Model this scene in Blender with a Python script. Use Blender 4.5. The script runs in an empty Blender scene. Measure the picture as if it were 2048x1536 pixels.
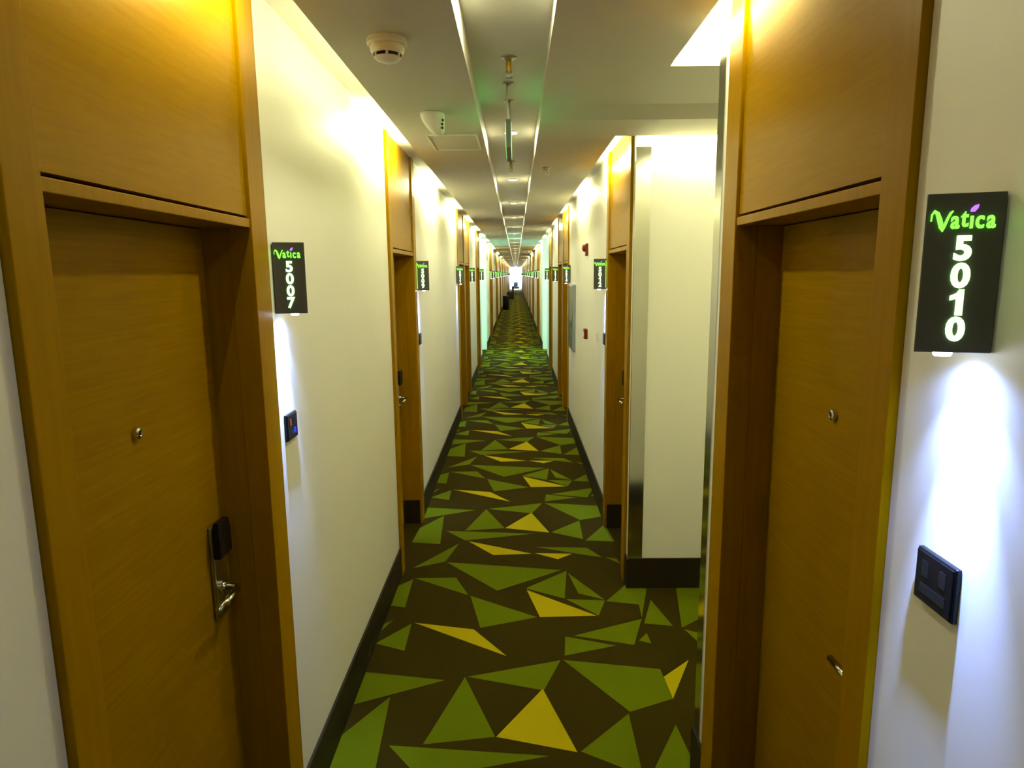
import bpy, bmesh, math, random
from mathutils import Vector, Matrix
from mathutils.geometry import delaunay_2d_cdt

random.seed(7)
S = bpy.context.scene
COL = S.collection

# ------------------------------------------------------------------ camera
cam_d = bpy.data.cameras.new('camera')
cam_d.sensor_fit = 'HORIZONTAL'
cam_d.sensor_width = 36.0
cam_d.lens = 36.0 * 1324.0 / 2048.0
cam_d.clip_start = 0.02
cam_d.clip_end = 300
cam = bpy.data.objects.new('camera', cam_d)
COL.objects.link(cam)
EYE = 1.85
cam.matrix_world = Matrix(((0.99993685, 0.00842129, 0.00744122, 0.0),
                           (0.00596046, 0.16391277, -0.98645683, 0.0),
                           (-0.00952695, 0.98643889, 0.16385222, EYE),
                           (0, 0, 0, 1)))
S.camera = cam

# ------------------------------------------------------------------ world (black; the end panes glow in place of daylight)
W = bpy.data.worlds.new('world')
S.world = W
W.use_nodes = True
bg = W.node_tree.nodes['Background']
bg.inputs[0].default_value = (0.86, 0.93, 1.0, 1)
bg.inputs[1].default_value = 0.0        # closed interior: daylight is only the glow given to the end panes
S.cycles.use_adaptive_sampling = True
S.cycles.adaptive_threshold = 0.04
S.cycles.max_bounces = 7
S.cycles.diffuse_bounces = 4
S.cycles.glossy_bounces = 3
S.cycles.transmission_bounces = 2
S.cycles.caustics_reflective = False
S.cycles.caustics_refractive = False

# ------------------------------------------------------------------ exposure and light levels
S.view_settings.view_transform = 'Standard'
S.view_settings.look = 'None'
S.view_settings.gamma = 1.0
S.view_settings.use_curve_mapping = False
S.view_settings.exposure = 0.33
COVE = 9.6           # watt per metre of cove tube
COVE_RGB = (1.0, 0.98, 0.50)
DOWN = 5.2          # watt per ceiling downlight
DOWN_RGB = (0.97, 1.0, 0.62)
BEAM_W = 2.8         # lamp under each room sign, watt
BEAM_RGB = (0.25, 0.39, 1.0)
CYAN = 2.4           # lit panels of the lobby
EXITG = 2.0          # exit sign

# ------------------------------------------------------------------ materials
MATS = {}
def nt(name):
    m = bpy.data.materials.new(name); m.use_nodes = True
    MATS[name] = m
    t = m.node_tree
    return m, t, t.nodes['Principled BSDF']

def plain(name, rgb, rough=0.5, metal=0.0, bump=0.0, bscale=200.0, var=0.0, vscale=3.0, coat=0.0, spec=None):
    m, t, b = nt(name)
    b.inputs['Base Color'].default_value = (*rgb, 1)
    b.inputs['Roughness'].default_value = rough
    b.inputs['Metallic'].default_value = metal
    if spec is not None: b.inputs['Specular IOR Level'].default_value = spec
    if coat: b.inputs['Coat Weight'].default_value = coat
    tc = t.nodes.new('ShaderNodeTexCoord')
    if bump:
        n = t.nodes.new('ShaderNodeTexNoise'); n.inputs['Scale'].default_value = bscale; n.inputs['Detail'].default_value = 3
        t.links.new(tc.outputs['Object'], n.inputs['Vector'])
        bp = t.nodes.new('ShaderNodeBump'); bp.inputs['Strength'].default_value = bump; bp.inputs['Distance'].default_value = 0.001
        t.links.new(n.outputs[0], bp.inputs['Height']); t.links.new(bp.outputs[0], b.inputs['Normal'])
    if var:
        n = t.nodes.new('ShaderNodeTexNoise'); n.inputs['Scale'].default_value = vscale; n.inputs['Detail'].default_value = 4
        t.links.new(tc.outputs['Object'], n.inputs['Vector'])
        r = t.nodes.new('ShaderNodeValToRGB')
        r.color_ramp.elements[0].position = 0.3; r.color_ramp.elements[1].position = 0.7
        r.color_ramp.elements[0].color = (*[c * (1 - var) for c in rgb], 1)
        r.color_ramp.elements[1].color = (*[min(1, c * (1 + var)) for c in rgb], 1)
        t.links.new(n.outputs[0], r.inputs[0]); t.links.new(r.outputs[0], b.inputs['Base Color'])
    return m

def glow(name, rgb, k, base=(0.8, 0.8, 0.8)):
    m, t, b = nt(name)
    b.inputs['Base Color'].default_value = (*base, 1)
    b.inputs['Emission Color'].default_value = (*rgb, 1)
    b.inputs['Emission Strength'].default_value = k
    b.inputs['Roughness'].default_value = 0.5
    return m

def wood(name, rgb, scale, rough, var=0.10):
    m, t, b = nt(name)
    tc = t.nodes.new('ShaderNodeTexCoord')
    mp = t.nodes.new('ShaderNodeMapping'); mp.inputs['Scale'].default_value = scale
    n = t.nodes.new('ShaderNodeTexNoise'); n.inputs['Scale'].default_value = 1.0; n.inputs['Detail'].default_value = 6; n.inputs['Roughness'].default_value = 0.6
    n2 = t.nodes.new('ShaderNodeTexNoise'); n2.inputs['Scale'].default_value = 2.2; n2.inputs['Detail'].default_value = 2
    t.links.new(tc.outputs['Object'], mp.inputs[0]); t.links.new(mp.outputs[0], n.inputs['Vector'])
    t.links.new(tc.outputs['Object'], n2.inputs['Vector'])
    ad = t.nodes.new('ShaderNodeMath'); ad.operation = 'MULTIPLY_ADD'; ad.inputs[1].default_value = 0.35
    t.links.new(n2.outputs[0], ad.inputs[0]); t.links.new(n.outputs[0], ad.inputs[2])
    r = t.nodes.new('ShaderNodeValToRGB')
    r.color_ramp.elements[0].position = 0.42; r.color_ramp.elements[1].position = 0.92
    r.color_ramp.elements[0].color = (rgb[0] * (1 - var), rgb[1] * (1 - var * 1.3), rgb[2], 1)
    r.color_ramp.elements[1].color = (rgb[0] * (1 + var), rgb[1] * (1 + var), rgb[2], 1)
    t.links.new(ad.outputs[0], r.inputs[0]); t.links.new(r.outputs[0], b.inputs['Base Color'])
    b.inputs['Roughness'].default_value = rough
    b.inputs['Specular IOR Level'].default_value = 0.04
    b.inputs['Specular Tint'].default_value = (1.0, 0.78, 0.30, 1)
    bp = t.nodes.new('ShaderNodeBump'); bp.inputs['Strength'].default_value = 0.08; bp.inputs['Distance'].default_value = 0.0006
    t.links.new(n.outputs[0], bp.inputs['Height']); t.links.new(bp.outputs[0], b.inputs['Normal'])
    return m

plain('wall_paint', (0.88, 0.865, 0.79), 0.45, var=0.015, vscale=2.0)
plain('ceiling_paint', (0.56, 0.515, 0.43), 0.6, var=0.01)
plain('slab_paint', (0.80, 0.78, 0.72), 0.6)
WOODC = (0.31, 0.163, 0.0004)
wood('wood_panel', WOODC, (6, 6, 90), 0.36)
wood('wood_frame', (0.315, 0.163, 0.0004), (60, 60, 3), 0.34)
wood('wood_leaf', (0.285, 0.152, 0.0004), (5, 5, 130), 0.38, 0.13)
plain('carpet_dark', (0.037, 0.025, 0.0015), 1.0, bump=0.8, bscale=900, var=0.12, vscale=400, spec=0.05)
plain('carpet_green', (0.106, 0.138, 0.0015), 1.0, bump=0.8, bscale=900, var=0.10, vscale=400, spec=0.05)
plain('carpet_yellow', (0.39, 0.315, 0.003), 1.0, bump=0.8, bscale=900, var=0.08, vscale=400, spec=0.05)
plain('base_dark', (0.020, 0.014, 0.003), 0.6, var=0.1, spec=0.2)
plain('chrome', (0.62, 0.62, 0.58), 0.12, metal=1.0)
plain('steel', (0.55, 0.54, 0.50), 0.28, metal=1.0, bump=0.05, bscale=500)
plain('black_plastic', (0.006, 0.006, 0.006), 0.35, spec=0.25)
plain('black_glass', (0.005, 0.005, 0.007), 0.25, spec=0.2)
plain('icon_grey', (0.016, 0.016, 0.016), 0.4, spec=0.2)
plain('sign_grey', (0.075, 0.070, 0.060), 0.42, bump=0.03, bscale=600)
plain('white_plastic', (0.78, 0.76, 0.70), 0.4)
plain('vent_dark', (0.012, 0.012, 0.010), 0.8)
plain('red_plastic', (0.19, 0.022, 0.005), 0.4, spec=0.2)
plain('brass', (0.62, 0.42, 0.05), 0.35, metal=0.4)
plain('grey_metal', (0.36, 0.40, 0.44), 0.35, metal=0.5)
plain('case_grey', (0.16, 0.16, 0.15), 0.6)
plain('cabinet_glass', (0.20, 0.26, 0.31), 0.12, coat=0.5)
plain('dark_cloth', (0.012, 0.012, 0.008), 0.8)
plain('blue_cloth', (0.03, 0.06, 0.13), 0.9, bump=0.3, bscale=300)
plain('window_frame_paint', (0.6, 0.62, 0.65), 0.4)
glow('cove_tube', COVE_RGB, 12.0)
glow('down_lens', DOWN_RGB, 20.0)
glow('sign_numeral', (0.52, 1.0, 0.42), 1.7, (0.4, 0.6, 0.4))
glow('sign_word', (0.20, 1.0, 0.06), 1.5, (0.2, 0.6, 0.1))
glow('sign_dot', (0.46, 0.16, 1.0), 1.1, (0.3, 0.2, 0.6))
glow('sign_edge', (0.22, 1.0, 0.03), 1.6, (0.2, 0.5, 0.1))
glow('beam_led', (0.80, 0.88, 1.0), 30.0)
glow('exit_green', (0.10, 1.0, 0.22), EXITG, (0.1, 0.5, 0.2))
glow('cyan_panel', (0.40, 1.0, 0.84), CYAN, (0.4, 0.7, 0.6))
glow('led_red', (1.0, 0.08, 0.04), 0.30, (0.1, 0.01, 0.01))
glow('led_blue', (0.02, 0.04, 1.0), 0.55, (0.01, 0.01, 0.1))
def glass_mat():
    m, t, b = nt('glow_glass')          # panes emit white themselves, standing in for daylight outside
    b.inputs['Base Color'].default_value = (0.8, 0.85, 0.9, 1)
    b.inputs['Emission Color'].default_value = (0.80, 0.90, 1.0, 1)
    b.inputs['Emission Strength'].default_value = 35.0
glass_mat()
for n_ in ('cove_tube', 'down_lens', 'sign_numeral', 'sign_word', 'sign_dot', 'sign_edge', 'beam_led', 'led_red', 'led_blue'):
    MATS[n_].cycles.emission_sampling = 'NONE'      # tiny glowing shapes: seen, but too small to be worth sampling as lamps
M = MATS

# ------------------------------------------------------------------ mesh helpers
def link(name, me, mat, parent=None, smooth=False):
    if mat is not None and not me.materials:
        me.materials.append(M[mat])
    if smooth:
        for p in me.polygons: p.use_smooth = True
    o = bpy.data.objects.new(name, me)
    COL.objects.link(o)
    if parent is not None: o.parent = parent
    return o

def bm_mesh(name, bm):
    bmesh.ops.recalc_face_normals(bm, faces=bm.faces)
    me = bpy.data.meshes.new(name); bm.to_mesh(me); bm.free()
    return me

def box_bm(bm, a, b):
    x0, y0, z0 = [min(p, q) for p, q in zip(a, b)]
    x1, y1, z1 = [max(p, q) for p, q in zip(a, b)]
    v = [bm.verts.new(c) for c in ((x0,y0,z0),(x1,y0,z0),(x1,y1,z0),(x0,y1,z0),(x0,y0,z1),(x1,y0,z1),(x1,y1,z1),(x0,y1,z1))]
    for f in ((0,3,2,1),(4,5,6,7),(0,1,5,4),(1,2,6,5),(2,3,7,6),(3,0,4,7)):
        bm.faces.new([v[i] for i in f])

def box(name, a, b, mat, parent=None, bevel=0.0):
    bm = bmesh.new(); box_bm(bm, a, b)
    if bevel:
        bmesh.ops.bevel(bm, geom=bm.edges[:], offset=bevel, segments=2, affect='EDGES', profile=0.5)
    return link(name, bm_mesh(name, bm), mat, parent)

def extrude_poly(name, pts, axis, t0, t1, mat, parent=None, bevel=0.0):
    """pts: 2D outline; axis: 0,1,2 = extrusion axis; other two coordinates in order."""
    def P(p, t):
        c = [0, 0, 0]; k = [i for i in range(3) if i != axis]
        c[k[0]], c[k[1]] = p; c[axis] = t
        return c
    bm = bmesh.new()
    A = [bm.verts.new(P(p, t0)) for p in pts]; B = [bm.verts.new(P(p, t1)) for p in pts]
    n = len(pts)
    bm.faces.new(A); bm.faces.new(B[::-1])
    for i in range(n):
        bm.faces.new((A[i], A[(i+1) % n], B[(i+1) % n], B[i]))
    if bevel:
        bmesh.ops.bevel(bm, geom=bm.edges[:], offset=bevel, segments=2, affect='EDGES', profile=0.5)
    return link(name, bm_mesh(name, bm), mat, parent)

def lathe(name, prof, mat, parent=None, seg=28, loc=(0,0,0), rot=None, smooth=True):
    """prof: list of (r, z); spun about z, then rotated and moved."""
    bm = bmesh.new(); rings = []
    for r, z in prof:
        if r < 1e-6: rings.append([bm.verts.new((0, 0, z))])
        else: rings.append([bm.verts.new((r*math.cos(2*math.pi*i/seg), r*math.sin(2*math.pi*i/seg), z)) for i in range(seg)])
    for a, b in zip(rings, rings[1:]):
        if len(a) == 1 and len(b) == 1: continue
        for i in range(seg):
            j = (i+1) % seg
            if len(a) == 1: bm.faces.new((a[0], b[i], b[j]))
            elif len(b) == 1: bm.faces.new((a[i], a[j], b[0]))
            else: bm.faces.new((a[i], a[j], b[j], b[i]))
    mx = Matrix.Translation(loc) @ (rot.to_matrix().to_4x4() if rot is not None else Matrix())
    bmesh.ops.transform(bm, matrix=mx, verts=bm.verts)
    o = link(name, bm_mesh(name, bm), mat, parent, smooth)
    if smooth:
        me = o.data
        try: me.set_sharp_from_angle(angle=math.radians(40))
        except Exception: pass
    return o

def tube(name, pts, r, mat, parent=None, seg=8, closed_ends=True):
    bm = bmesh.new(); rings = []
    pts = [Vector(p) for p in pts]
    for i, p in enumerate(pts):
        d = (pts[min(i+1, len(pts)-1)] - pts[max(i-1, 0)]).normalized()
        u = d.orthogonal().normalized() if i == 0 else (u - d * u.dot(d)).normalized()
        w = d.cross(u)
        rr = r[i] if isinstance(r, (list, tuple)) else r
        rings.append([bm.verts.new(p + rr*(math.cos(2*math.pi*k/seg)*u + math.sin(2*math.pi*k/seg)*w)) for k in range(seg)])
    for a, b in zip(rings, rings[1:]):
        for i in range(seg):
            bm.faces.new((a[i], a[(i+1) % seg], b[(i+1) % seg], b[i]))
    if closed_ends:
        bm.faces.new(rings[0][::-1]); bm.faces.new(rings[-1])
    return link(name, bm_mesh(name, bm), mat, parent, True)

def empty(name, loc=(0,0,0), kind=None, label=None, cat=None, group=None):
    o = bpy.data.objects.new(name, None); o.location = loc
    o.empty_display_size = 0.1
    COL.objects.link(o)
    tag(o, label, cat, group, kind)
    return o

def tag(o, label=None, cat=None, group=None, kind=None):
    if label: o['label'] = label
    if cat: o['category'] = cat
    if group: o['group'] = group
    if kind: o['kind'] = kind
    return o

def struct(o): o['kind'] = 'structure'; return o

def copy_tree(o, parent=None):
    # lamps repeat only where their light can be made out
    c = o.copy(); COL.objects.link(c); c.parent = parent
    for ch in o.children:
        if ch.type != 'LIGHT': copy_tree(ch, c)
    return c

# ------------------------------------------------------------------ layout
XL, XR = -0.736, 0.650
Y0, Y1 = -3.2, 80.0
ZTOP = 2.655              # underside of the slab above the coves
ZP = 2.55                 # underside of the dropped ceiling boards
BASE_H = 0.18
PASS = (2.22, 3.70)       # side passage on the right
LOB = (14.1, 16.4)        # lobby openings
REC = 0.122               # door recess

# door units: (frame y0, y1, opening y0, y1, sign side: +1 beyond the door, -1 before it)
DL = [(0.957, 1.962, 1.040, 1.848, 1), (3.870, 4.870, 3.955, 4.760, 1),
      (8.440, 9.425, 8.540, 9.340, -1), (9.425, 10.420, 9.520, 10.320, 1), (12.30, 13.30, 12.40, 13.20, 1)]
DR = [(1.110, 2.085, 1.195, 1.965, -1), (3.775, 4.735, 3.875, 4.640, 1),
      (8.200, 9.190, 8.300, 9.100, -1), (9.190, 10.18, 9.280, 10.08, 1), (11.95, 12.95, 12.05, 12.85, 1)]
y = 18.6
while y < 76:
    for D in (DL, DR):
        D.append((y, y+1.0, y+0.1, y+0.9, -1)); D.append((y+1.0, y+2.0, y+1.1, y+1.9, 1))
    y += 5.8

# ------------------------------------------------------------------ walls
def comb(name, x_in, x_out, notches, y0, y1, ztop):
    """one connected wall sheet with thickness: piers between the openings, a band over everything"""
    zb = ZTOP + 0.02
    cuts = sorted({y0, y1, *[v for ab in notches for v in ab]})
    segs = []
    for a, b in zip(cuts, cuts[1:]):
        hole = any(n0 - 1e-6 <= a and b <= n1 + 1e-6 for n0, n1 in notches)
        segs.append((a, b, hole))
    bm = bmesh.new(); vs = {}
    def v(x, y_, z):
        k = (x, round(y_, 5), z)
        if k not in vs: vs[k] = bm.verts.new((x, y_, z))
        return vs[k]
    for a, b, hole in segs:
        for x in (x_in, x_out):
            bm.faces.new((v(x, a, zb), v(x, b, zb), v(x, b, ztop), v(x, a, ztop)))
            if not hole: bm.faces.new((v(x, a, 0), v(x, b, 0), v(x, b, zb), v(x, a, zb)))
        if hole: bm.faces.new((v(x_in, a, zb), v(x_in, b, zb), v(x_out, b, zb), v(x_out, a, zb)))
        else:
            for e in (a, b):
                if any(abs(e - n) < 1e-6 for ab in notches for n in ab):
                    bm.faces.new((v(x_in, e, 0), v(x_out, e, 0), v(x_out, e, zb), v(x_in, e, zb)))
    return struct(link(name, bm_mesh(name, bm), 'wall_paint'))

def merged(ns):
    out = []
    for a, b in sorted(ns):
        if out and a - out[-1][1] < 1e-3: out[-1] = (out[-1][0], b)
        else: out.append((a, b))
    return out
NL = merged([(d[0], d[1]) for d in DL] + [LOB])
NR = merged([(d[0], d[1]) for d in DR] + [LOB, PASS])
comb('wall_left', XL, XL - 0.16, NL, Y0, Y1, ZTOP + 0.12)
comb('wall_right', XR, XR + 0.16, NR, Y0, Y1, ZTOP + 0.12)
# side passage
struct(box('wall_passage_far', (XR + 0.16, PASS[1], 0), (2.30, PASS[1] + 0.14, ZTOP + 0.1), 'wall_paint'))
struct(box('wall_passage_near', (XR + 0.16, PASS[0] - 0.14, 0), (2.30, PASS[0], ZTOP + 0.1), 'wall_paint'))
struct(box('wall_passage_end', (2.30, PASS[0] - 0.14, 0), (2.42, PASS[1] + 0.14, ZTOP + 0.1), 'wall_paint'))
# lobby recesses
for s, n in ((-1, 'left'), (1, 'right')):
    xi = XL if s < 0 else XR
    for k, (a, b) in enumerate(((LOB[0] - 0.14, LOB[0]), (LOB[1], LOB[1] + 0.14))):
        struct(box('wall_lobby_%s_%d' % (n, k + 1), (xi + s*0.16, a, 0), (xi + s*1.6, b, ZTOP + 0.1), 'wall_paint'))
    struct(box('wall_lobby_%s_3' % n, (xi + s*1.6, LOB[0] - 0.14, 0), (xi + s*1.72, LOB[1] + 0.14, ZTOP + 0.1), 'wall_paint'))
    p = box('light_panel', (xi + s*1.59, LOB[0] + 0.12, 0.12), (xi + s*1.55, LOB[1] - 0.12, 2.45), 'cyan_panel')
    tag(p, 'glowing cyan wall panel in the lobby recess on the %s side' % n, 'light panel')
# walls behind the camera and at the far end
struct(box('wall_back', (XL - 0.16, Y0 - 0.12, 0), (XR + 0.16, Y0, ZTOP + 0.1), 'wall_paint'))

# ------------------------------------------------------------------ floor: patterned carpet, one connected sheet
EYEM = cam.matrix_world
def floor_pt(px, py):
    d = EYEM.to_3x3() @ Vector((px - 1024.0, -(py - 768.0), -1324.0))
    t = -EYE / d.z
    return (d.x * t, d.y * t)
def c6(a, b): return floor_pt(600 + a / 2.56, 1000 + b / 2.56)
PER = 2.235
G_, Y_ = 1, 2
RAW = [   # motif corners read off the carpet, then tiled with its own repeat
 (Y_, 0, [(1243,965),(1003,1213),(1422,1292)]), (G_, 0, [(845,905),(1000,1213),(628,1252)]),
 (G_, 0, [(855,905),(1335,820),(1250,975)]), (G_, 0, [(1345,818),(1845,865),(1910,1018),(1690,1085)]),
 (Y_, 0, [(1990,818),(1862,905),(1910,1018)]), (G_, 1, [(1430,105),(1285,165),(1450,200)]),
 (G_, 1, [(1560,122),(1463,207),(1610,212)]), (G_, 1, [(750,158),(1200,172),(845,207)]),
 (G_, 0, [(330,880),(745,922),(272,1048)]), (G_, 1, [(738,80),(614,143),(572,217),(718,226)]),
 (Y_, 1, [(860,210),(1190,275),(990,282)]), (G_, 1, [(815,222),(745,315),(575,350)]),
 (Y_, 1, [(1200,272),(1395,275),(1320,303)]), (G_, 1, [(1205,240),(1470,244),(1548,294),(1400,272)]),
 (G_, 1, [(1560,292),(1620,300),(1645,328)]), (G_, 1, [(750,318),(1340,358),(1010,465)]),
 (G_, 1, [(1365,362),(1155,452),(1355,505)]), (G_, 1, [(1370,372),(1560,510),(1425,478)]),
 (G_, 1, [(1360,507),(1562,514),(1530,592)]), (Y_, 1, [(1160,460),(1520,592),(1228,600)]),
 (G_, 1, [(585,400),(800,397),(862,487)]), (G_, 1, [(872,490),(1215,600),(922,655)]),
 (G_, 1, [(580,405),(490,445),(455,540),(538,550)]), (G_, 1, [(480,612),(420,640),(405,680)]),
 (G_, 1, [(572,632),(385,735),(535,772)]), (Y_, 1, [(585,628),(890,662),(1060,800)]),
 (G_, 1, [(1750,608),(1400,695),(1712,742)]), (G_, 1, [(1357,698),(1620,745),(1355,797)]),
 (G_, 1, [(1670,430),(1775,455),(1750,603),(1735,535),(1567,518)]), (G_, 1, [(1795,510),(1762,632),(1910,645)]),
 (G_, 1, [(1775,680),(1735,720),(1800,735)]), (G_, 1, [(1925,450),(2060,445),(2080,590),(1955,655)]),
 (G_, 1, [(1965,660),(2060,685),(2075,760)]),
]
FX0, FX1 = -2.40, 2.45
def build_floor():
    polys, cols = [], []
    base = []
    for c, tile, pts in RAW:
        base.append((c, [c6(*p) for p in pts]))
    k = -4
    while True:
        lo = min(p[1] for c, P in base for p in P) + k * PER
        if lo > Y1: break
        for c, P in base:
            Q = [(x, yy + k * PER) for x, yy in P]
            if min(q[1] for q in Q) > Y0 and max(q[1] for q in Q) < Y1:
                cx = sum(q[0] for q in Q) / len(Q); cy = sum(q[1] for q in Q) / len(Q)
                polys.append([(cx + (q[0]-cx)*0.995, cy + (q[1]-cy)*0.995) for q in Q]); cols.append(c)
        k += 1
    outer = [(FX0, Y0), (FX1, Y0), (FX1, Y1), (FX0, Y1)]
    verts, faces = [], []
    for P in [outer] + polys:
        i0 = len(verts); verts += [Vector(p) for p in P]
        idx = list(range(i0, i0 + len(P)))
        area = sum(P[i][0]*P[(i+1) % len(P)][1] - P[(i+1) % len(P)][0]*P[i][1] for i in range(len(P)))
        faces.append(idx if area > 0 else idx[::-1])
    edges = []
    for x in (-0.78, 0.70):                       # keep the triangles short and compact
        i0 = len(verts); verts += [Vector((x, Y0)), Vector((x, Y1))]; edges.append((i0, i0 + 1))
    yc = Y0 + 0.7
    while yc < Y1 - 0.3:
        i0 = len(verts); verts += [Vector((FX0, yc)), Vector((FX1, yc))]; edges.append((i0, i0 + 1)); yc += 0.75
    V, Ed, F, ov, oe, of = delaunay_2d_cdt(verts, edges, faces, 1, 1e-5, True)
    me = bpy.data.meshes.new('floor')
    me.from_pydata([(v.x, v.y, 0.0) for v in V], [], [tuple(f) for f in F])
    for n in ('carpet_dark', 'carpet_green', 'carpet_yellow'): me.materials.append(M[n])
    for p, src in zip(me.polygons, of):
        c = 0
        for i in src:
            if i > 0: c = max(c, cols[i-1])
        p.material_index = c
    if me.polygons[0].normal.z < 0: me.flip_normals()
    return struct(link('floor', me, None))
build_floor()

# ------------------------------------------------------------------ ceiling
ceil = empty('ceiling', (0, 0, 0), kind='structure')
box('slab', (FX0, Y0 - 0.1, ZTOP), (FX1, Y1 + 0.1, ZTOP + 0.1), 'slab_paint', ceil)
TL, TR = -0.162, 0.118       # light trough between the boards
BT = 0.012                   # board thickness
EL = -0.568                  # left board edge (the gap to the wall is the light cove)
ER_N, ER_F = 0.565, 0.520    # right board edge, near and far of the drop
ZN = 2.588                   # near right board is a little higher
# left board: an L section with the side of the trough
def strip(name, prof, y0, y1, mat='ceiling_paint'):
    return extrude_poly(name, prof, 1, y0, y1, mat, ceil)
strip('board_left', [(EL, ZP), (TL, ZP), (TL, ZTOP), (TL - BT, ZTOP), (TL - BT, ZP + BT), (EL, ZP + BT)], Y0, Y1)
strip('board_right', [(TR, ZN), (ER_N, ZN), (ER_N, ZN + BT), (TR + BT, ZN + BT), (TR + BT, ZTOP), (TR, ZTOP)], Y0, 2.56)
strip('board_right_cross', [(TR, ZN), (2.30, ZN), (2.30, ZN + BT), (TR + BT, ZN + BT), (TR + BT, ZTOP), (TR, ZTOP)], 2.56, 3.10)
# sloped drop face, then the lower board
extrude_poly('board_step', [(3.10, ZN), (3.23, ZP), (3.595, ZP), (3.595, ZP + BT), (3.24, ZP + BT), (3.10, ZN + BT)], 0, TR + BT, 2.30, 'ceiling_paint', ceil)
extrude_poly('trough_side', [(3.10, ZN), (3.23, ZP), (3.595, ZP), (3.595, ZTOP), (3.10, ZTOP)], 0, TR, TR + BT, 'ceiling_paint', ceil)
strip('board_right_far', [(TR, ZP), (ER_F, ZP), (ER_F, ZP + BT), (TR + BT, ZP + BT), (TR + BT, ZTOP), (TR, ZTOP)], 3.595, Y1)
# cove lamps lying on the boards, out of sight, plus one added passage fill
def cove(x, yc, z, length, along='Y', power=1.0, aim=None):
    me = COVE_ME.get(round(length, 3))
    if me is None:
        bm = bmesh.new(); seg = 6; rings = []
        for t in (-length/2, length/2):
            rings.append([bm.verts.new((0.009*math.cos(2*math.pi*i/seg), t, 0.009*math.sin(2*math.pi*i/seg))) for i in range(seg)])
        for i in range(seg):
            bm.faces.new((rings[0][i], rings[0][(i+1) % seg], rings[1][(i+1) % seg], rings[1][i]))
        me = COVE_ME[round(length, 3)] = bm_mesh('cove_tube', bm)
        me.materials.append(M['cove_tube'])
    o = bpy.data.objects.new('cove_tube', me); COL.objects.link(o); o.parent = ceil
    o.location = (x, yc, z)
    if along == 'X': o.rotation_euler = (0, 0, math.pi/2)
    key = 'cove_%.2f_%.2f' % (length, power)
    ld = bpy.data.lights.get(key)
    if ld is None:
        ld = bpy.data.lights.new(key, 'AREA'); ld.shape = 'RECTANGLE'; ld.size = length; ld.size_y = 0.016
        ld.energy = COVE * length * power; ld.color = COVE_RGB
    lo = bpy.data.objects.new('cove_light', ld); COL.objects.link(lo); lo.parent = ceil
    # the batten's reflector throws the light out of the cove toward the wall
    s_ = 1 if x > 0 else -1
    d_ = Vector(aim) if aim else Vector((s_, 0, -0.15))
    lo.location = Vector((x, yc, z)) + d_.normalized() * 0.0105
    lo.rotation_euler = d_.to_track_quat('-Z', 'Y').to_euler()
COVE_ME = {}
cove(EL + 0.012, 1.46, ZP + BT + 0.012, 0.80, power=0.70)
cove(EL + 0.012, 2.55, ZP + BT + 0.012, 0.90, power=0.035)
yy = 3.76
while yy < Y1 - 1:
    cove(EL + 0.012, yy, ZP + BT + 0.012, 0.95 if yy < 20 else 2.6); yy += 2.08 if yy < 20 else 5.8
cove(ER_N - 0.012, 2.02, ZN + BT + 0.012, 0.95)
cove(0.98, 2.72, ZN + BT + 0.012, 0.80, 'X', 1.0, (0, -0.6, 1.0))
cove(1.35, 2.30, ZN + BT + 0.012, 0.70, 'X', 0.8, (0, 1, -0.10))  # added fill tube, unseen and on no board, to brighten the passage wall
cove(1.25, 3.582, ZP + BT + 0.012, 1.15, 'X', 1.0, (0, 1, -0.15))
yy = 4.45
while yy < Y1 - 1:
    cove(ER_F - 0.012, yy, ZP + BT + 0.012, 0.95 if yy < 20 else 2.6); yy += 2.08 if yy < 20 else 5.8

# ceiling access hatch
hx0, hx1, hy0, hy1 = -0.452, -0.190, 3.50, 3.91
hat = empty('access_hatch', (hx0, hy0, ZP), label='square access hatch with thin raised rim in the left ceiling board', cat='hatch')
def hbox(n, a, b, m): 
    return box(n, [a[0]-hx0, a[1]-hy0, a[2]-ZP], [b[0]-hx0, b[1]-hy0, b[2]-ZP], m, hat)
hbox('hatch_panel', (hx0+.012, hy0+.012, ZP-.002), (hx1-.012, hy1-.012, ZP), 'ceiling_paint')
for n, a, b in (('rim', (hx0, hy0), (hx1, hy0+.010)), ('rim', (hx0, hy1-.010), (hx1, hy1)), ('rim', (hx0, hy0+.010), (hx0+.010, hy1-.010)), ('rim', (hx1-.010, hy0+.010), (hx1, hy1-.010))):
    hbox(n, (*a, ZP-.007), (*b, ZP), 'white_plastic')

# ------------------------------------------------------------------ baseboards
def base_runs(notches, y0, y1):
    runs, c = [], y0
    for a, b in notches:
        if a - c > 0.02: runs.append((c, a))
        c = b
    if y1 - c > 0.02: runs.append((c, y1))
    return runs
bl = empty('baseboard_left', kind='structure')
for a, b in base_runs(NL, Y0, Y1):
    box('base_run', (XL, a, 0), (XL + 0.010, b, BASE_H), 'base_dark', bl)
br = empty('baseboard_right', kind='structure')
for a, b in base_runs(NR, Y0, Y1):
    e = 0.010 if abs(a - PASS[1]) < 1e-3 else 0.0
    e2 = 0.010 if abs(b - PASS[0]) < 1e-3 else 0.0
    box('base_run', (XR - 0.010, a - e, 0), (XR, b + e2, BASE_H), 'base_dark', br)
box('base_run', (XR, PASS[1] - 0.010, 0), (2.30, PASS[1], BASE_H + 0.005), 'base_dark', br)
box('base_run', (XR, PASS[0], 0), (2.30, PASS[0] + 0.010, BASE_H), 'base_dark', br)

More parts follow.
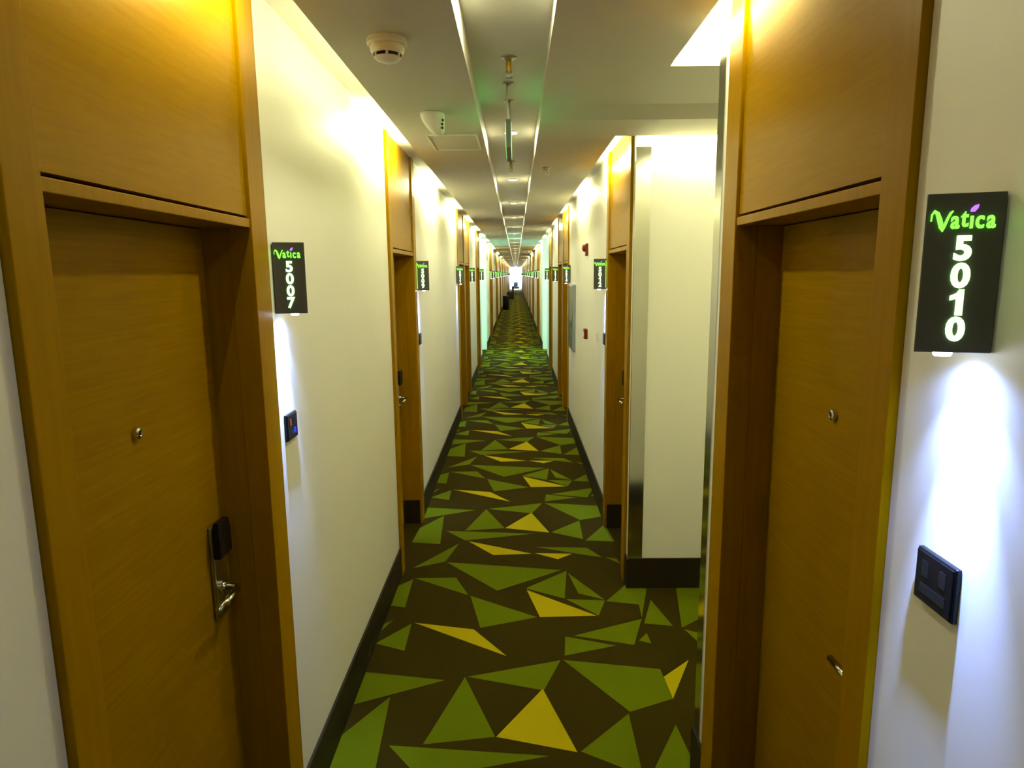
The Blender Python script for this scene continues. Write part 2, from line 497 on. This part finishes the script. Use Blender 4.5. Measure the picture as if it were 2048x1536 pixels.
# ------------------------------------------------------------------ doors
ORD = ['first', 'second', 'third', 'fourth', 'fifth']
def make_door(idx, side, d, detail):
    """side -1 = left wall, +1 = right wall. Everything is built at door-local coordinates: origin on the wall face at frame start."""
    f0, f1, o0, o1, ss = d
    xw = XL if side < 0 else XR
    n = 'door_%d' % idx
    root = empty(n, (xw, f0, 0), kind='structure')
    w, a, b = f1 - f0, o0 - f0, o1 - f0
    out = lambda t: side * t              # into the wall
    inn = lambda t: -side * t             # into the corridor
    ZO = 1.985
    # stiles, from floor to slab
    for y0_, y1_ in ((0.002, a), (b, w - 0.002)):
        box('frame_stile', (inn(0.016), y0_, 0), (out(0.05), y1_, ZTOP - 0.002), 'wood_frame', root, 0.002 if detail else 0)
    # transom panel above the opening
    box('transom_panel', (inn(0.006), a + 0.003, ZO + 0.028), (out(0.05), b - 0.003, ZTOP - 0.002), 'wood_panel', root)
    # head of the opening, a small bead under a shadow gap
    box('head_rail', (inn(0.012), a, ZO - 0.004), (out(REC + 0.05), b, ZO + 0.020), 'wood_frame', root, 0.002 if detail else 0)
    box('leaf_backing', (out(REC + 0.040), a - 0.02, 0), (out(REC + 0.055), b + 0.02, ZTOP), 'base_dark', root)
    # jamb linings
    for y0_, y1_ in ((a - 0.02, a), (b, b + 0.02)):
        box('jamb_lining', (out(0.05), y0_, 0), (out(REC + 0.05), y1_, ZO), 'wood_frame', root)
    leaf = box('door_leaf', (out(REC), a + 0.004, 0.008), (out(REC + 0.038), b - 0.004, ZO - 0.007), 'wood_leaf', root)
    if detail:
        for y_, s_ in ((a, 1), (b, -1)):
            box('kick_base', (out(0.0), y_, 0), (out(REC), y_ + s_*0.006, BASE_H), 'base_dark', root)
        # lock side is the sign side
        ly = (b - 0.085) if ss > 0 else (a + 0.085)
        mid = (a + b) / 2
        pe = lathe('peephole', [(0, 0.010), (0.006, 0.0095), (0.0075, 0.011), (0.013, 0.009), (0.0145, 0.004), (0.0145, 0.0)], 'chrome', leaf, 20,
              (out(REC), mid, 1.505), Vector((0, 0, 1)).rotation_difference(Vector((-side, 0, 0))))
        lathe('peephole_lens', [(0, 0.0112), (0.0055, 0.0104)], 'black_glass', pe, 16, (out(REC), mid, 1.505), Vector((0, 0, 1)).rotation_difference(Vector((-side, 0, 0))))
        # lock: steel plate, black reader housing at the top, lever below
        zl = 0.893
        pl = box('lock_plate', (out(REC), ly - 0.036, zl), (out(REC - 0.014), ly + 0.036, zl + 0.275), 'steel', leaf, 0.005)
        hb = [(-0.039, 0.182), (0.039, 0.182), (0.040, 0.250), (0.030, 0.285), (-0.030, 0.285), (-0.040, 0.250)]
        hb = [(ly + p, zl + q) for p, q in hb]
        extrude_poly('card_reader', hb, 0, out(REC - 0.0142), out(REC - 0.034), 'black_plastic', pl, 0.004)
        dirn = -1 if ss > 0 else 1
        lathe('lever_rose', [(0, 0.014), (0.017, 0.014), (0.021, 0.006), (0.021, 0)], 'chrome', pl, 24, (out(REC - 0.014), ly, zl + 0.085), Vector((0, 0, 1)).rotation_difference(Vector((-side, 0, 0))))
        tube('lever_handle', [(out(REC - 0.020), ly, zl + 0.085), (out(REC - 0.052), ly, zl + 0.085), (out(REC - 0.060), ly + dirn*0.012, zl + 0.085), (out(REC - 0.060), ly + dirn*0.060, zl + 0.083), (out(REC - 0.056), ly + dirn*0.125, zl + 0.078)],
             [0.010, 0.010, 0.010, 0.009, 0.008], 'chrome', pl, 12)
        lathe('key_cover', [(0, 0.006), (0.010, 0.005), (0.012, 0)], 'chrome', pl, 16, (out(REC - 0.014), ly, zl + 0.030), Vector((0, 0, 1)).rotation_difference(Vector((-side, 0, 0))))
    return root

DOOR_LABEL = {
 (-1, 0): 'amber wood door with peephole and card lock beside the 5007 sign',
 (1, 0): 'amber wood door with peephole beside the large 5010 sign',
 (-1, 1): 'second amber door along the left wall, past the 5007 door',
 (1, 1): 'amber door on the right wall just past the chrome corner guard',
 (-1, 2): 'nearer of the two adjoining doors midway along the left wall',
 (-1, 3): 'farther of the two adjoining doors midway along the left wall',
 (1, 2): 'nearer of the two adjoining doors past the red alarm devices',
 (1, 3): 'farther of the two adjoining doors past the red alarm devices',
 (-1, 4): 'last left wall door before the cyan lit lobby',
 (1, 4): 'last right wall door before the cyan lit lobby',
}
idx = 0
proto_d = {}
for side, D in ((-1, DL), (1, DR)):
    for k, d in enumerate(D):
        idx += 1
        if k < 5:
            r = make_door(idx, side, d, k < 2)
            tag(r, DOOR_LABEL[(side, k)], 'door')
        else:
            key = side
            if key not in proto_d:
                r = proto_d[key] = make_door(idx, side, d, False)
            else:
                r = copy_tree(proto_d[key]); r.name = 'door_%d' % idx; r.location.y = d[0]
            tag(r, 'tiny far door in the long row on the %s wall beyond the lobby' % ('left' if side < 0 else 'right'), 'door',
                'far doors on the %s wall' % ('left' if side < 0 else 'right'))

# ------------------------------------------------------------------ room signs
def text_mesh(s, size, bold=0.0, depth=0.002, shear=0.0):
    c = bpy.data.curves.new('t', 'FONT'); c.body = s; c.size = size
    c.align_x = 'CENTER'; c.align_y = 'CENTER'; c.extrude = depth; c.offset = bold; c.shear = shear
    c.resolution_u = 4
    o = bpy.data.objects.new('t', c); COL.objects.link(o)
    bpy.context.view_layer.update()
    dg = bpy.context.evaluated_depsgraph_get()
    me = bpy.data.meshes.new_from_object(o.evaluated_get(dg))
    bpy.data.objects.remove(o); bpy.data.curves.remove(c)
    me.materials.clear()
    xs = [v.co.x for v in me.vertices]; ys = [v.co.y for v in me.vertices]
    cx, cy = (min(xs)+max(xs))/2, (min(ys)+max(ys))/2
    for v in me.vertices: v.co.x -= cx; v.co.y -= cy
    return me
TXT = {}
def glyph(ch, kind):
    k = (ch, kind)
    if k not in TXT:
        if kind == 'num':
            if ch == '1':
                bm = bmesh.new()
                pts = [(0.0062, -0.0178), (0.0062, 0.0178), (0.0010, 0.0178), (-0.0022, 0.0125), (-0.0098, 0.0088), (-0.0098, 0.0025), (-0.0022, 0.0050), (-0.0022, -0.0178)]
                A = [bm.verts.new((x, y_, -0.002)) for x, y_ in pts]; B = [bm.verts.new((x, y_, 0.002)) for x, y_ in pts]
                bm.faces.new(A); bm.faces.new(B[::-1])
                for q in range(len(pts)): bm.faces.new((A[q], A[(q+1) % len(pts)], B[(q+1) % len(pts)], B[q]))
                me = bm_mesh('numeral', bm)
            else:
                me = text_mesh(ch, 0.0440, 0.0017)
            me.materials.append(M['sign_numeral'])
        else:
            me = text_mesh(ch, 0.0230, 0.0005)
            for v_ in me.vertices: v_.co.y *= 1.45
            me.materials.append(M['sign_word'])
        TXT[k] = me
    return TXT[k]
def swoosh_v():
    """the V with its long curled left stroke"""
    L = [(-0.0115, -0.001), (-0.0112, 0.0050), (-0.0088, 0.0082), (-0.0060, 0.0062), (-0.0036, 0.0005), (-0.0015, -0.0062), (0.0000, -0.0090),
         (0.0012, -0.0062), (0.0040, 0.0015), (0.0066, 0.0066), (0.0085, 0.0080)]
    wd = [0.0004, 0.0007, 0.0012, 0.0017, 0.0021, 0.0021, 0.0017, 0.0011, 0.0010, 0.0010, 0.0006]
    bm = bmesh.new(); A = []
    for i, p in enumerate(L):
        q0 = L[max(0, i-1)]; q1 = L[min(len(L)-1, i+1)]
        d = Vector((q1[0]-q0[0], q1[1]-q0[1])).normalized(); nrm = Vector((-d.y, d.x)) * wd[i]
        A.append([bm.verts.new((p[0]+s*nrm.x, p[1]+s*nrm.y, z)) for s in (1, -1) for z in (-0.002, 0.002)])
    for a, b in zip(A, A[1:]):
        for i, j in ((0, 1), (1, 3), (3, 2), (2, 0)):
            bm.faces.new((a[i], a[j], b[j], b[i]))
    for e in (A[0], A[-1]): bm.faces.new((e[0], e[1], e[3], e[2]))
    me = bm_mesh('swoosh', bm); me.materials.append(M['sign_word']); return me
V_ME = swoosh_v()
SZ0, SZ1 = 1.737, 1.951
SD, SE, SB = 0.092, 0.027, 0.057     # depth off the wall, slant of the face, foot along the wall

def make_sign(side, number, label, group=None, glow_side=0):
    """origin: wall face, near end of the sign, z=0; local +y along the corridor."""
    root = empty('room_sign', (0, 0, 0), label=label, cat='sign', group=group)
    i = -side
    foot = [(i*0.004, 0.0), (i*SD, SE), (i*SD, SB - SE), (i*0.004, SB)]
    extrude_poly('sign_body', foot, 2, SZ0, SZ1, 'sign_grey', root, 0.0012)
    box('wall_mount', (0, 0.006, SZ0 + 0.01), (i*0.0038, SB - 0.006, SZ1 - 0.01), 'sign_grey', root)
    if glow_side:
        ye = -0.003 if glow_side < 0 else SB - 0.001
        box('edge_glow', (i*0.0005, ye, SZ0 + 0.012), (i*0.010, ye + 0.004, SZ1 - 0.012), 'sign_edge', root)
    # face frame: u runs left to right as read by someone facing the sign
    wallp, apex = Vector((i*0.004, 0, 0)), Vector((i*SD, SE, 0))
    cen = (wallp + apex) / 2
    u = (apex - wallp).normalized() if side < 0 else (wallp - apex).normalized()
    nrm = u.cross(Vector((0, 0, 1)))      # toward the viewer side (-y)
    def place(me, name, du, z, parent=root, sc=(1.0, 1.0)):
        o = bpy.data.objects.new(name, me); COL.objects.link(o); o.parent = parent
        R3 = Matrix((u, Vector((0, 0, 1)), nrm)).transposed()
        p = cen + u*du + nrm*0.0016 + Vector((0, 0, z))
        o.matrix_local = Matrix.Translation(p) @ R3.to_4x4() @ Matrix.Diagonal((*sc, 1, 1))
        return o
    zt = SZ1 - 0.036
    place(V_ME, 'word_letter', -0.0262, zt + 0.0010, sc=(1.25, 1.45))
    for ch, du in (('a', -0.0120), ('t', -0.0012), ('ı', 0.0070), ('c', 0.0165), ('a', 0.0295)):
        dz = {'t': 0.0026}.get(ch, -0.0015)
        place(glyph(ch, 'w'), 'word_letter', du, zt + dz - 0.001)
    # violet leaf-shaped dot of the i
    if 'dot' not in TXT:
        bm = bmesh.new()
        pts = [(-0.0030, -0.0030), (0.0005, -0.0030), (0.0030, 0.0005), (0.0034, 0.0042), (0.0000, 0.0030), (-0.0026, 0.0002)]
        A = [bm.verts.new((x, y_, -0.002)) for x, y_ in pts]; B = [bm.verts.new((x, y_, 0.002)) for x, y_ in pts]
        bm.faces.new(A); bm.faces.new(B)
        for k in range(6): bm.faces.new((A[k], A[(k+1) % 6], B[(k+1) % 6], B[k]))
        TXT['dot'] = bm_mesh('dot', bm); TXT['dot'].materials.append(M['sign_dot'])
    tag(place(TXT['dot'], 'word_dot', 0.0088, zt + 0.0150, sc=(1.35, 1.35)), 'violet dot above the i')
    for k, ch in enumerate(number):
        place(glyph(ch, 'num'), 'numeral', 0.0, SZ1 - 0.0725 - k*0.0362)
    # downward lamp under the sign
    lc = (i*0.052, SB/2, SZ0)
    lathe('lamp', [(0.0, -0.006), (0.010, -0.006), (0.012, -0.003), (0.012, 0.001)], 'beam_led', root, 16, lc)
    ld = bpy.data.lights.get('sign_beam')
    if ld is None:
        ld = bpy.data.lights.new('sign_beam', 'SPOT'); ld.energy = BEAM_W; ld.color = BEAM_RGB
        ld.spot_size = math.radians(155); ld.spot_blend = 1.0; ld.shadow_soft_size = 0.008
        for nm, ang, k_ in (('sign_beam_mid', 84, 6.0), ('sign_beam_core', 42, 30.0)):
            l2 = bpy.data.lights.new(nm, 'SPOT'); l2.energy = BEAM_W * k_; l2.color = BEAM_RGB
            l2.spot_size = math.radians(ang); l2.spot_blend = 1.0; l2.shadow_soft_size = 0.008
    for dd in (ld, bpy.data.lights['sign_beam_mid'], bpy.data.lights['sign_beam_core']):
        lo = bpy.data.objects.new('lamp_light', dd); COL.objects.link(lo); lo.parent = root
        lo.location = (i*0.033, lc[1], SZ0 - 0.010)
        if dd is not ld: lo.rotation_euler = (0, i*math.radians(4), 0)
    return root

def put_sign(side, d, number, label, group=None, src=None):
    f0, f1, o0, o1, ss = d
    yb = f1 + 0.060 if ss > 0 else f0 - 0.210
    r = make_sign(side, number, label, group, 0 if number == '5007' else -ss) if src is None else copy_tree(src)
    r.location = (XL if side < 0 else XR, yb, 0)
    tag(r, label, 'sign', group)
    return r, yb

def put_bell(side, yb, label, group=None, lit=False):
    i = -side; xw = XL if side < 0 else XR
    r = empty('doorbell_panel', (xw, yb + 0.014, 1.330), label=label, cat='doorbell', group=group)
    box('panel_body', (0, 0, 0), (i*0.009, 0.094, 0.086), 'black_plastic', r, 0.002)
    box('panel_face', (i*0.0091, 0.003, 0.003), (i*0.0115, 0.091, 0.083), 'black_glass', r, 0.001)
    for k, yk in enumerate((0.018, 0.060)):
        box('icon', (i*0.0116, yk, 0.044), (i*0.0119, yk + 0.016, 0.070), 'icon_grey', r)
    box('legend_plate', (i*0.0116, 0.016, 0.016), (i*0.0119, 0.078, 0.032), 'icon_grey', r)
    if lit:
        box('indicator', (i*0.0120, 0.024, 0.048), (i*0.0125, 0.034, 0.068), 'led_red', r)
        box('indicator', (i*0.0120, 0.052, 0.018), (i*0.0125, 0.074, 0.036), 'led_blue', r)
    return r

NUM_L = ['5007', '5009', '5011', '5015', '5017']
NUM_R = ['5010', '5012', '5014', '5016', '5018']
SIGN_LABEL = {
 (-1, 0): 'dark wall sign lit with green number 5007 above a white beam',
 (1, 0): 'large dark wall sign lit with number 5010 at the right edge',
 (-1, 1): 'small green lit room sign past the second left wall door',
 (1, 1): 'small green lit room sign below the red alarm sounder on right wall',
 (-1, 2): 'green lit room sign before the adjoining pair of left wall doors',
 (-1, 3): 'green lit room sign just after the adjoining pair of left wall doors',
 (1, 2): 'green lit room sign above the grey wall cabinet on the right',
 (1, 3): 'green lit room sign just after the adjoining pair of right wall doors',
 (-1, 4): 'green lit room sign on the left wall right before the cyan lobby',
 (1, 4): 'green lit room sign on the right wall right before the cyan lobby',
}
BELL_LABEL = {
 (-1, 0): 'black doorbell panel with red and blue indicators below the 5007 sign',
 (1, 0): 'large black doorbell panel below the 5010 sign',
 (-1, 1): 'small dark doorbell panel on left wall past the second door',
 (1, 1): 'small dark doorbell panel on right wall beside the door past chrome guard',
}
src = {}
for side, D, NUM in ((-1, DL, NUM_L), (1, DR, NUM_R)):
    for k, d in enumerate(D):
        if k < 5:
            r, yb = put_sign(side, d, NUM[k], SIGN_LABEL[(side, k)])
            if k < 2: put_bell(side, yb, BELL_LABEL[(side, k)], lit=(side < 0 and k == 0))
            if k == 4: src[side] = r
        else:
            w = 'left' if side < 0 else 'right'
            put_sign(side, d, '', 'tiny green lit room sign in the far row on the %s wall beyond the lobby' % w, 'far room signs on the %s wall' % w, src[side])

# ------------------------------------------------------------------ chrome corner guards
g = empty('corner_guard', (XR, PASS[0], BASE_H + 0.002))
box('corridor_leg', (-0.003, -0.065, 0), (-0.0003, 0.003, 2.363), 'chrome', g)
box('passage_leg', (-0.0003, 0.0003, 0), (0.08, 0.003, 2.363), 'chrome', g)
tag(g, 'narrow chrome corner guard at the near corner of the side passage', 'corner guard')
g = extrude_poly('corner_guard', [(XR - 0.003, 3.715), (XR - 0.003, 3.697), (XR + 0.080, 3.697), (XR + 0.080, 3.6995), (XR - 0.0005, 3.6995), (XR - 0.0005, 3.715)], 2, BASE_H + 0.008, 2.515, 'chrome')
tag(g, 'wide chrome corner guard on the lit passage wall beside the second right door', 'corner guard')

# ------------------------------------------------------------------ trough downlights
DOWN_L = bpy.data.lights.new('downlight', 'AREA'); DOWN_L.shape = 'DISK'; DOWN_L.size = 0.066
DOWN_L.energy = DOWN; DOWN_L.color = DOWN_RGB
DOWN_0 = DOWN_L.copy(); DOWN_0.energy = DOWN * 0.4
for k in range(41):
    yk = 2.06 + 1.932 * (k - 1)
    if yk > Y1 - 1: continue
    if k < 6:
        lb = ['downlight in the ceiling trough above and behind the camera', 'downlight in the ceiling trough just above the frame', 'bright round downlight beside the hanging exit sign',
              'second bright downlight beyond the exit sign in the trough', 'third bright downlight beyond the exit sign in the trough', 'fourth bright downlight beyond the exit sign in the trough'][k]
        gr = None
    else:
        lb, gr = 'tiny downlight far along the ceiling trough', 'far trough downlights'
    r = empty('downlight', (-0.022, yk, ZTOP), label=lb, cat='downlight', group=gr)
    lathe('trim_ring', [(0.034, 0), (0.047, 0), (0.047, -0.004), (0.037, -0.007), (0.034, -0.003), (0.034, 0)], 'white_plastic', r, 24)
    lathe('lens', [(0, -0.0035), (0.034, -0.0025)], 'down_lens', r, 16)
    if yk < 60:
        lo = bpy.data.objects.new('lens_light', DOWN_L if k else DOWN_0); COL.objects.link(lo); lo.parent = r
        lo.location = (0, 0, -0.008)

# ------------------------------------------------------------------ smoke detectors
def detector(loc, rot, label):
    r = empty('smoke_detector', loc, label=label, cat='smoke detector')
    r.rotation_euler = rot
    lathe('base', [(0, 0.0), (0.058, 0.0), (0.060, -0.004), (0.060, -0.016), (0.056, -0.020), (0, -0.020)], 'white_plastic', r, 36)
    lathe('housing', [(0.050, -0.020), (0.052, -0.026), (0.050, -0.036), (0.043, -0.044)], 'white_plastic', r, 36)
    lathe('cap', [(0.041, -0.053), (0.034, -0.060), (0.018, -0.066), (0, -0.067)], 'white_plastic', r, 36)
    lathe('vent_gap', [(0.034, -0.042), (0.034, -0.056)], 'vent_dark', r, 36)
    for k in range(6):
        a0 = 2*math.pi*k/6 + 0.3
        pts = [(0.041*math.cos(a0+t), 0.041*math.sin(a0+t)) for t in (0, .1, .2)]
        q = [(0.037*math.cos(a0+t), 0.037*math.sin(a0+t)) for t in (.2, .1, 0)]
        extrude_poly('rib', pts + q, 2, -0.0435, -0.0515, 'white_plastic', r)
    return r
detector((-0.382, 2.13, ZP), (0, 0, math.radians(15)), 'round white smoke detector on ceiling near the left light cove')

def beam_detector(loc, label):
    r = empty('ceiling_sensor', loc, label=label, cat='sensor')
    prof = [(0, 0.0), (0.052, 0.0), (0.054, -0.004), (0.053, -0.010)]
    lathe('base', prof, 'white_plastic', r, 32)
    # slanted cone, its tip leaning toward the trough
    bm = bmesh.new(); seg = 28; rings = []
    for rr, z, sx in ((0.053, -0.010, 0.0), (0.050, -0.030, 0.004), (0.042, -0.055, 0.012), (0.030, -0.080, 0.022), (0.018, -0.094, 0.029)):
        rings.append([bm.verts.new((sx + rr*math.cos(2*math.pi*i/seg), -0.25*sx + rr*math.sin(2*math.pi*i/seg), z)) for i in range(seg)])
    for a, b in zip(rings, rings[1:]):
        for i in range(seg): bm.faces.new((a[i], a[(i+1) % seg], b[(i+1) % seg], b[i]))
    bm.faces.new(rings[-1])
    link('cone', bm_mesh('cone', bm), 'white_plastic', r, True)
    for z, xx in ((-0.036, 0.046), (-0.052, 0.044), (-0.068, 0.044)):
        box('slot', (xx + 0.001, -0.036, z - 0.004), (xx + 0.006, -0.018, z + 0.004), 'vent_dark', r)
    return r
beam_detector((-0.362, 3.06, ZP), 'white cone shaped ceiling sensor in front of the access hatch')

# ------------------------------------------------------------------ sprinklers
def sprinkler(loc, label, body='brass', drop=0.045):
    r = empty('sprinkler', loc, label=label, cat='sprinkler')
    lathe('escutcheon', [(0, 0), (0.030, 0), (0.030, -0.003), (0.020, -0.007), (0.010, -0.008), (0, -0.008)], 'steel', r, 24)
    lathe('body', [(0, -0.006), (0.009, -0.006), (0.011, -0.020), (0.010, -drop), (0.007, -drop - 0.008), (0, -drop - 0.008)], body, r, 16)
    for s in (-1, 1):
        tube('frame_arm', [(s*0.008, 0, -drop), (s*0.013, 0, -drop - 0.014), (s*0.003, 0, -drop - 0.027)], 0.0022, 'steel', r, 6)
    lathe('deflector', [(0, -drop - 0.026), (0.015, -drop - 0.027), (0.015, -drop - 0.029), (0, -drop - 0.030)], 'steel', r, 16)
    return r
sprinkler((-0.021, 2.66, ZTOP), 'brass pendant sprinkler in the trough in front of the exit sign')
sprinkler((-0.030, 4.98, ZTOP), 'brass pendant sprinkler in the trough just beyond the exit sign')
sprinkler((0.213, 4.60, ZP), 'small dark sprinkler on the right ceiling board', 'steel', 0.02)

# ------------------------------------------------------------------ hanging exit sign, seen edge on
ex = empty('exit_sign', (-0.027, 2.97, 2.385), label='thin hanging exit sign seen edge on below the ceiling trough', cat='exit sign')
box('sign_case', (-0.011, 0, 0), (0.011, 0.345, 0.118), 'case_grey', ex, 0.003)
for s in (-1, 1):
    box('lit_face', (s*0.0112, 0.012, 0.010), (s*0.0122, 0.333, 0.108), 'exit_green', ex)
for yk, sw in ((0.03, 0.006), (0.315, -0.004)):
    lathe('ceiling_rose', [(0, ZTOP - 2.385), (0.024, ZTOP - 2.385), (0.024, ZTOP - 2.389), (0.010, ZTOP - 2.395), (0, ZTOP - 2.395)], 'steel', ex, 20, (0, yk, 0))
    zt_ = ZTOP - 2.392
    tube('suspension_rod', [(-sw*0.5, yk, zt_), (-sw*1.2, yk, zt_ - 0.05), (-sw*0.4, yk, 0.16), (0, yk, 0.118)], 0.0042, 'white_plastic', ex, 8)

# ------------------------------------------------------------------ right wall fittings
a = empty('alarm_sounder', (XR, 6.10, 2.06), label='red alarm sounder high on the right wall', cat='alarm')
box('back_box', (0, -0.040, -0.055), (-0.022, 0.040, 0.055), 'red_plastic', a, 0.004)
lathe('horn', [(0, 0.030), (0.012, 0.030), (0.030, 0.022), (0.034, 0.0)], 'red_plastic', a, 24, (-0.022, 0, 0.015), Vector((0, 0, 1)).rotation_difference(Vector((-1, 0, 0))))
c = empty('fire_call_point', (XR, 6.10, 1.255), label='red fire call point on the right wall under the alarm sounder', cat='call point')
box('housing', (0, -0.046, 0), (-0.030, 0.046, 0.092), 'red_plastic', c, 0.004)
box('press_glass', (-0.0302, -0.028, 0.020), (-0.0325, 0.028, 0.062), 'white_plastic', c)
sw = empty('wall_switch', (XR, 5.31, 1.305), label='small white wall switch between call point and doorbell on right wall', cat='switch')
box('switch_plate', (0, -0.040, 0), (-0.008, 0.040, 0.080), 'white_plastic', sw, 0.002)
box('rocker', (-0.0082, -0.018, 0.018), (-0.011, 0.018, 0.062), 'white_plastic', sw, 0.001)
cb = empty('wall_cabinet', (XR, 7.28, 0.99), label='shallow grey metal wall cabinet before the adjoining right doors', cat='cabinet')
box('cabinet_body', (0, 0, 0), (-0.030, 0.62, 0.74), 'grey_metal', cb, 0.003)
box('cabinet_door', (-0.0302, 0.015, 0.015), (-0.036, 0.605, 0.725), 'cabinet_glass', cb, 0.002)
box('latch', (-0.0362, 0.03, 0.34), (-0.044, 0.05, 0.40), 'chrome', cb, 0.002)

# ------------------------------------------------------------------ far end: window and furniture
we = struct(extrude_poly('wall_end', [(XL, 0), (XL, ZTOP + 0.1), (XR, ZTOP + 0.1), (XR, 0.30), (XR - 0.10, 0.30), (XR - 0.10, 2.45), (XL + 0.10, 2.45), (XL + 0.10, 0.30), (XR, 0.30 - 0.0005), (XR, 0)], 1, Y1, Y1 + 0.15, 'wall_paint'))
wn = empty('window_1', ((XL + XR)/2, Y1 + 0.05, 0.30), kind='structure')
hw = (XR - XL)/2 - 0.10
for nme, p, q in (('frame_bar', (-hw, 0, 0), (-hw + .05, .05, 2.15)), ('frame_bar', (hw - .05, 0, 0), (hw, .05, 2.15)),
                  ('frame_bar', (-hw + .05, 0, 0), (hw - .05, .05, .05)), ('frame_bar', (-hw + .05, 0, 2.10), (hw - .05, .05, 2.15)), ('mullion', (-.02, 0, .05), (.02, .05, 2.10))):
    box(nme, p, q, 'window_frame_paint', wn)
for s in (-1, 1):
    box('pane', (s*.02, .02, .05), (s*(hw - .05), .026, 2.10), 'glow_glass', wn)
ch = empty('armchair', (-0.03, 78.6, 0), label='dark blue armchair in front of the bright end window', cat='armchair')
box('seat', (-.30, -.28, .16), (.30, .28, .42), 'blue_cloth', ch, .03)
box('backrest', (-.27, .16, .421), (.27, .28, .92), 'blue_cloth', ch, .05)
for s in (-1, 1):
    box('armrest', (s*.301, -.28, .16), (s*.40, .28, .60), 'blue_cloth', ch, .03)
    for t in (-1, 1): box('leg', (s*.26 - .02, t*.24 - .02, 0), (s*.26 + .02, t*.24 + .02, .16), 'dark_cloth', ch)
bn = empty('waste_bin', (XL + 0.19, 35.0, 0), label='tall black waste bin standing against the far left wall', cat='bin')
lathe('bin_body', [(0, 0), (0.145, 0), (0.155, 0.02), (0.155, 0.62), (0.150, 0.64), (0, 0.64)], 'black_plastic', bn, 24)
lathe('bin_lid', [(0, 0.73), (0.16, 0.73), (0.175, 0.70), (0.175, 0.66), (0.150, 0.642)], 'black_plastic', bn, 24)
ct = empty('service_cart', (XL + 0.36, 47.0, 0), label='dark service cart by the left wall behind the waste bin', cat='cart')
box('lower_tray', (-.30, -.35, .12), (.22, .35, .20), 'dark_cloth', ct, .01)
box('bag', (-.28, -.32, .201), (.20, .30, .62), 'dark_cloth', ct, .03)
box('push_handle_panel', (.08, .305, .201), (.22, .35, 1.02), 'dark_cloth', ct, .01)
for sx in (-.24, .16):
    for sy in (-.28, .28):
        lathe('wheel', [(0, -.015), (.06, -.015), (.06, .015), (0, .015)], 'black_plastic', ct, 16, (sx, sy, .06), Vector((0, 0, 1)).rotation_difference(Vector((1, 0, 0))))
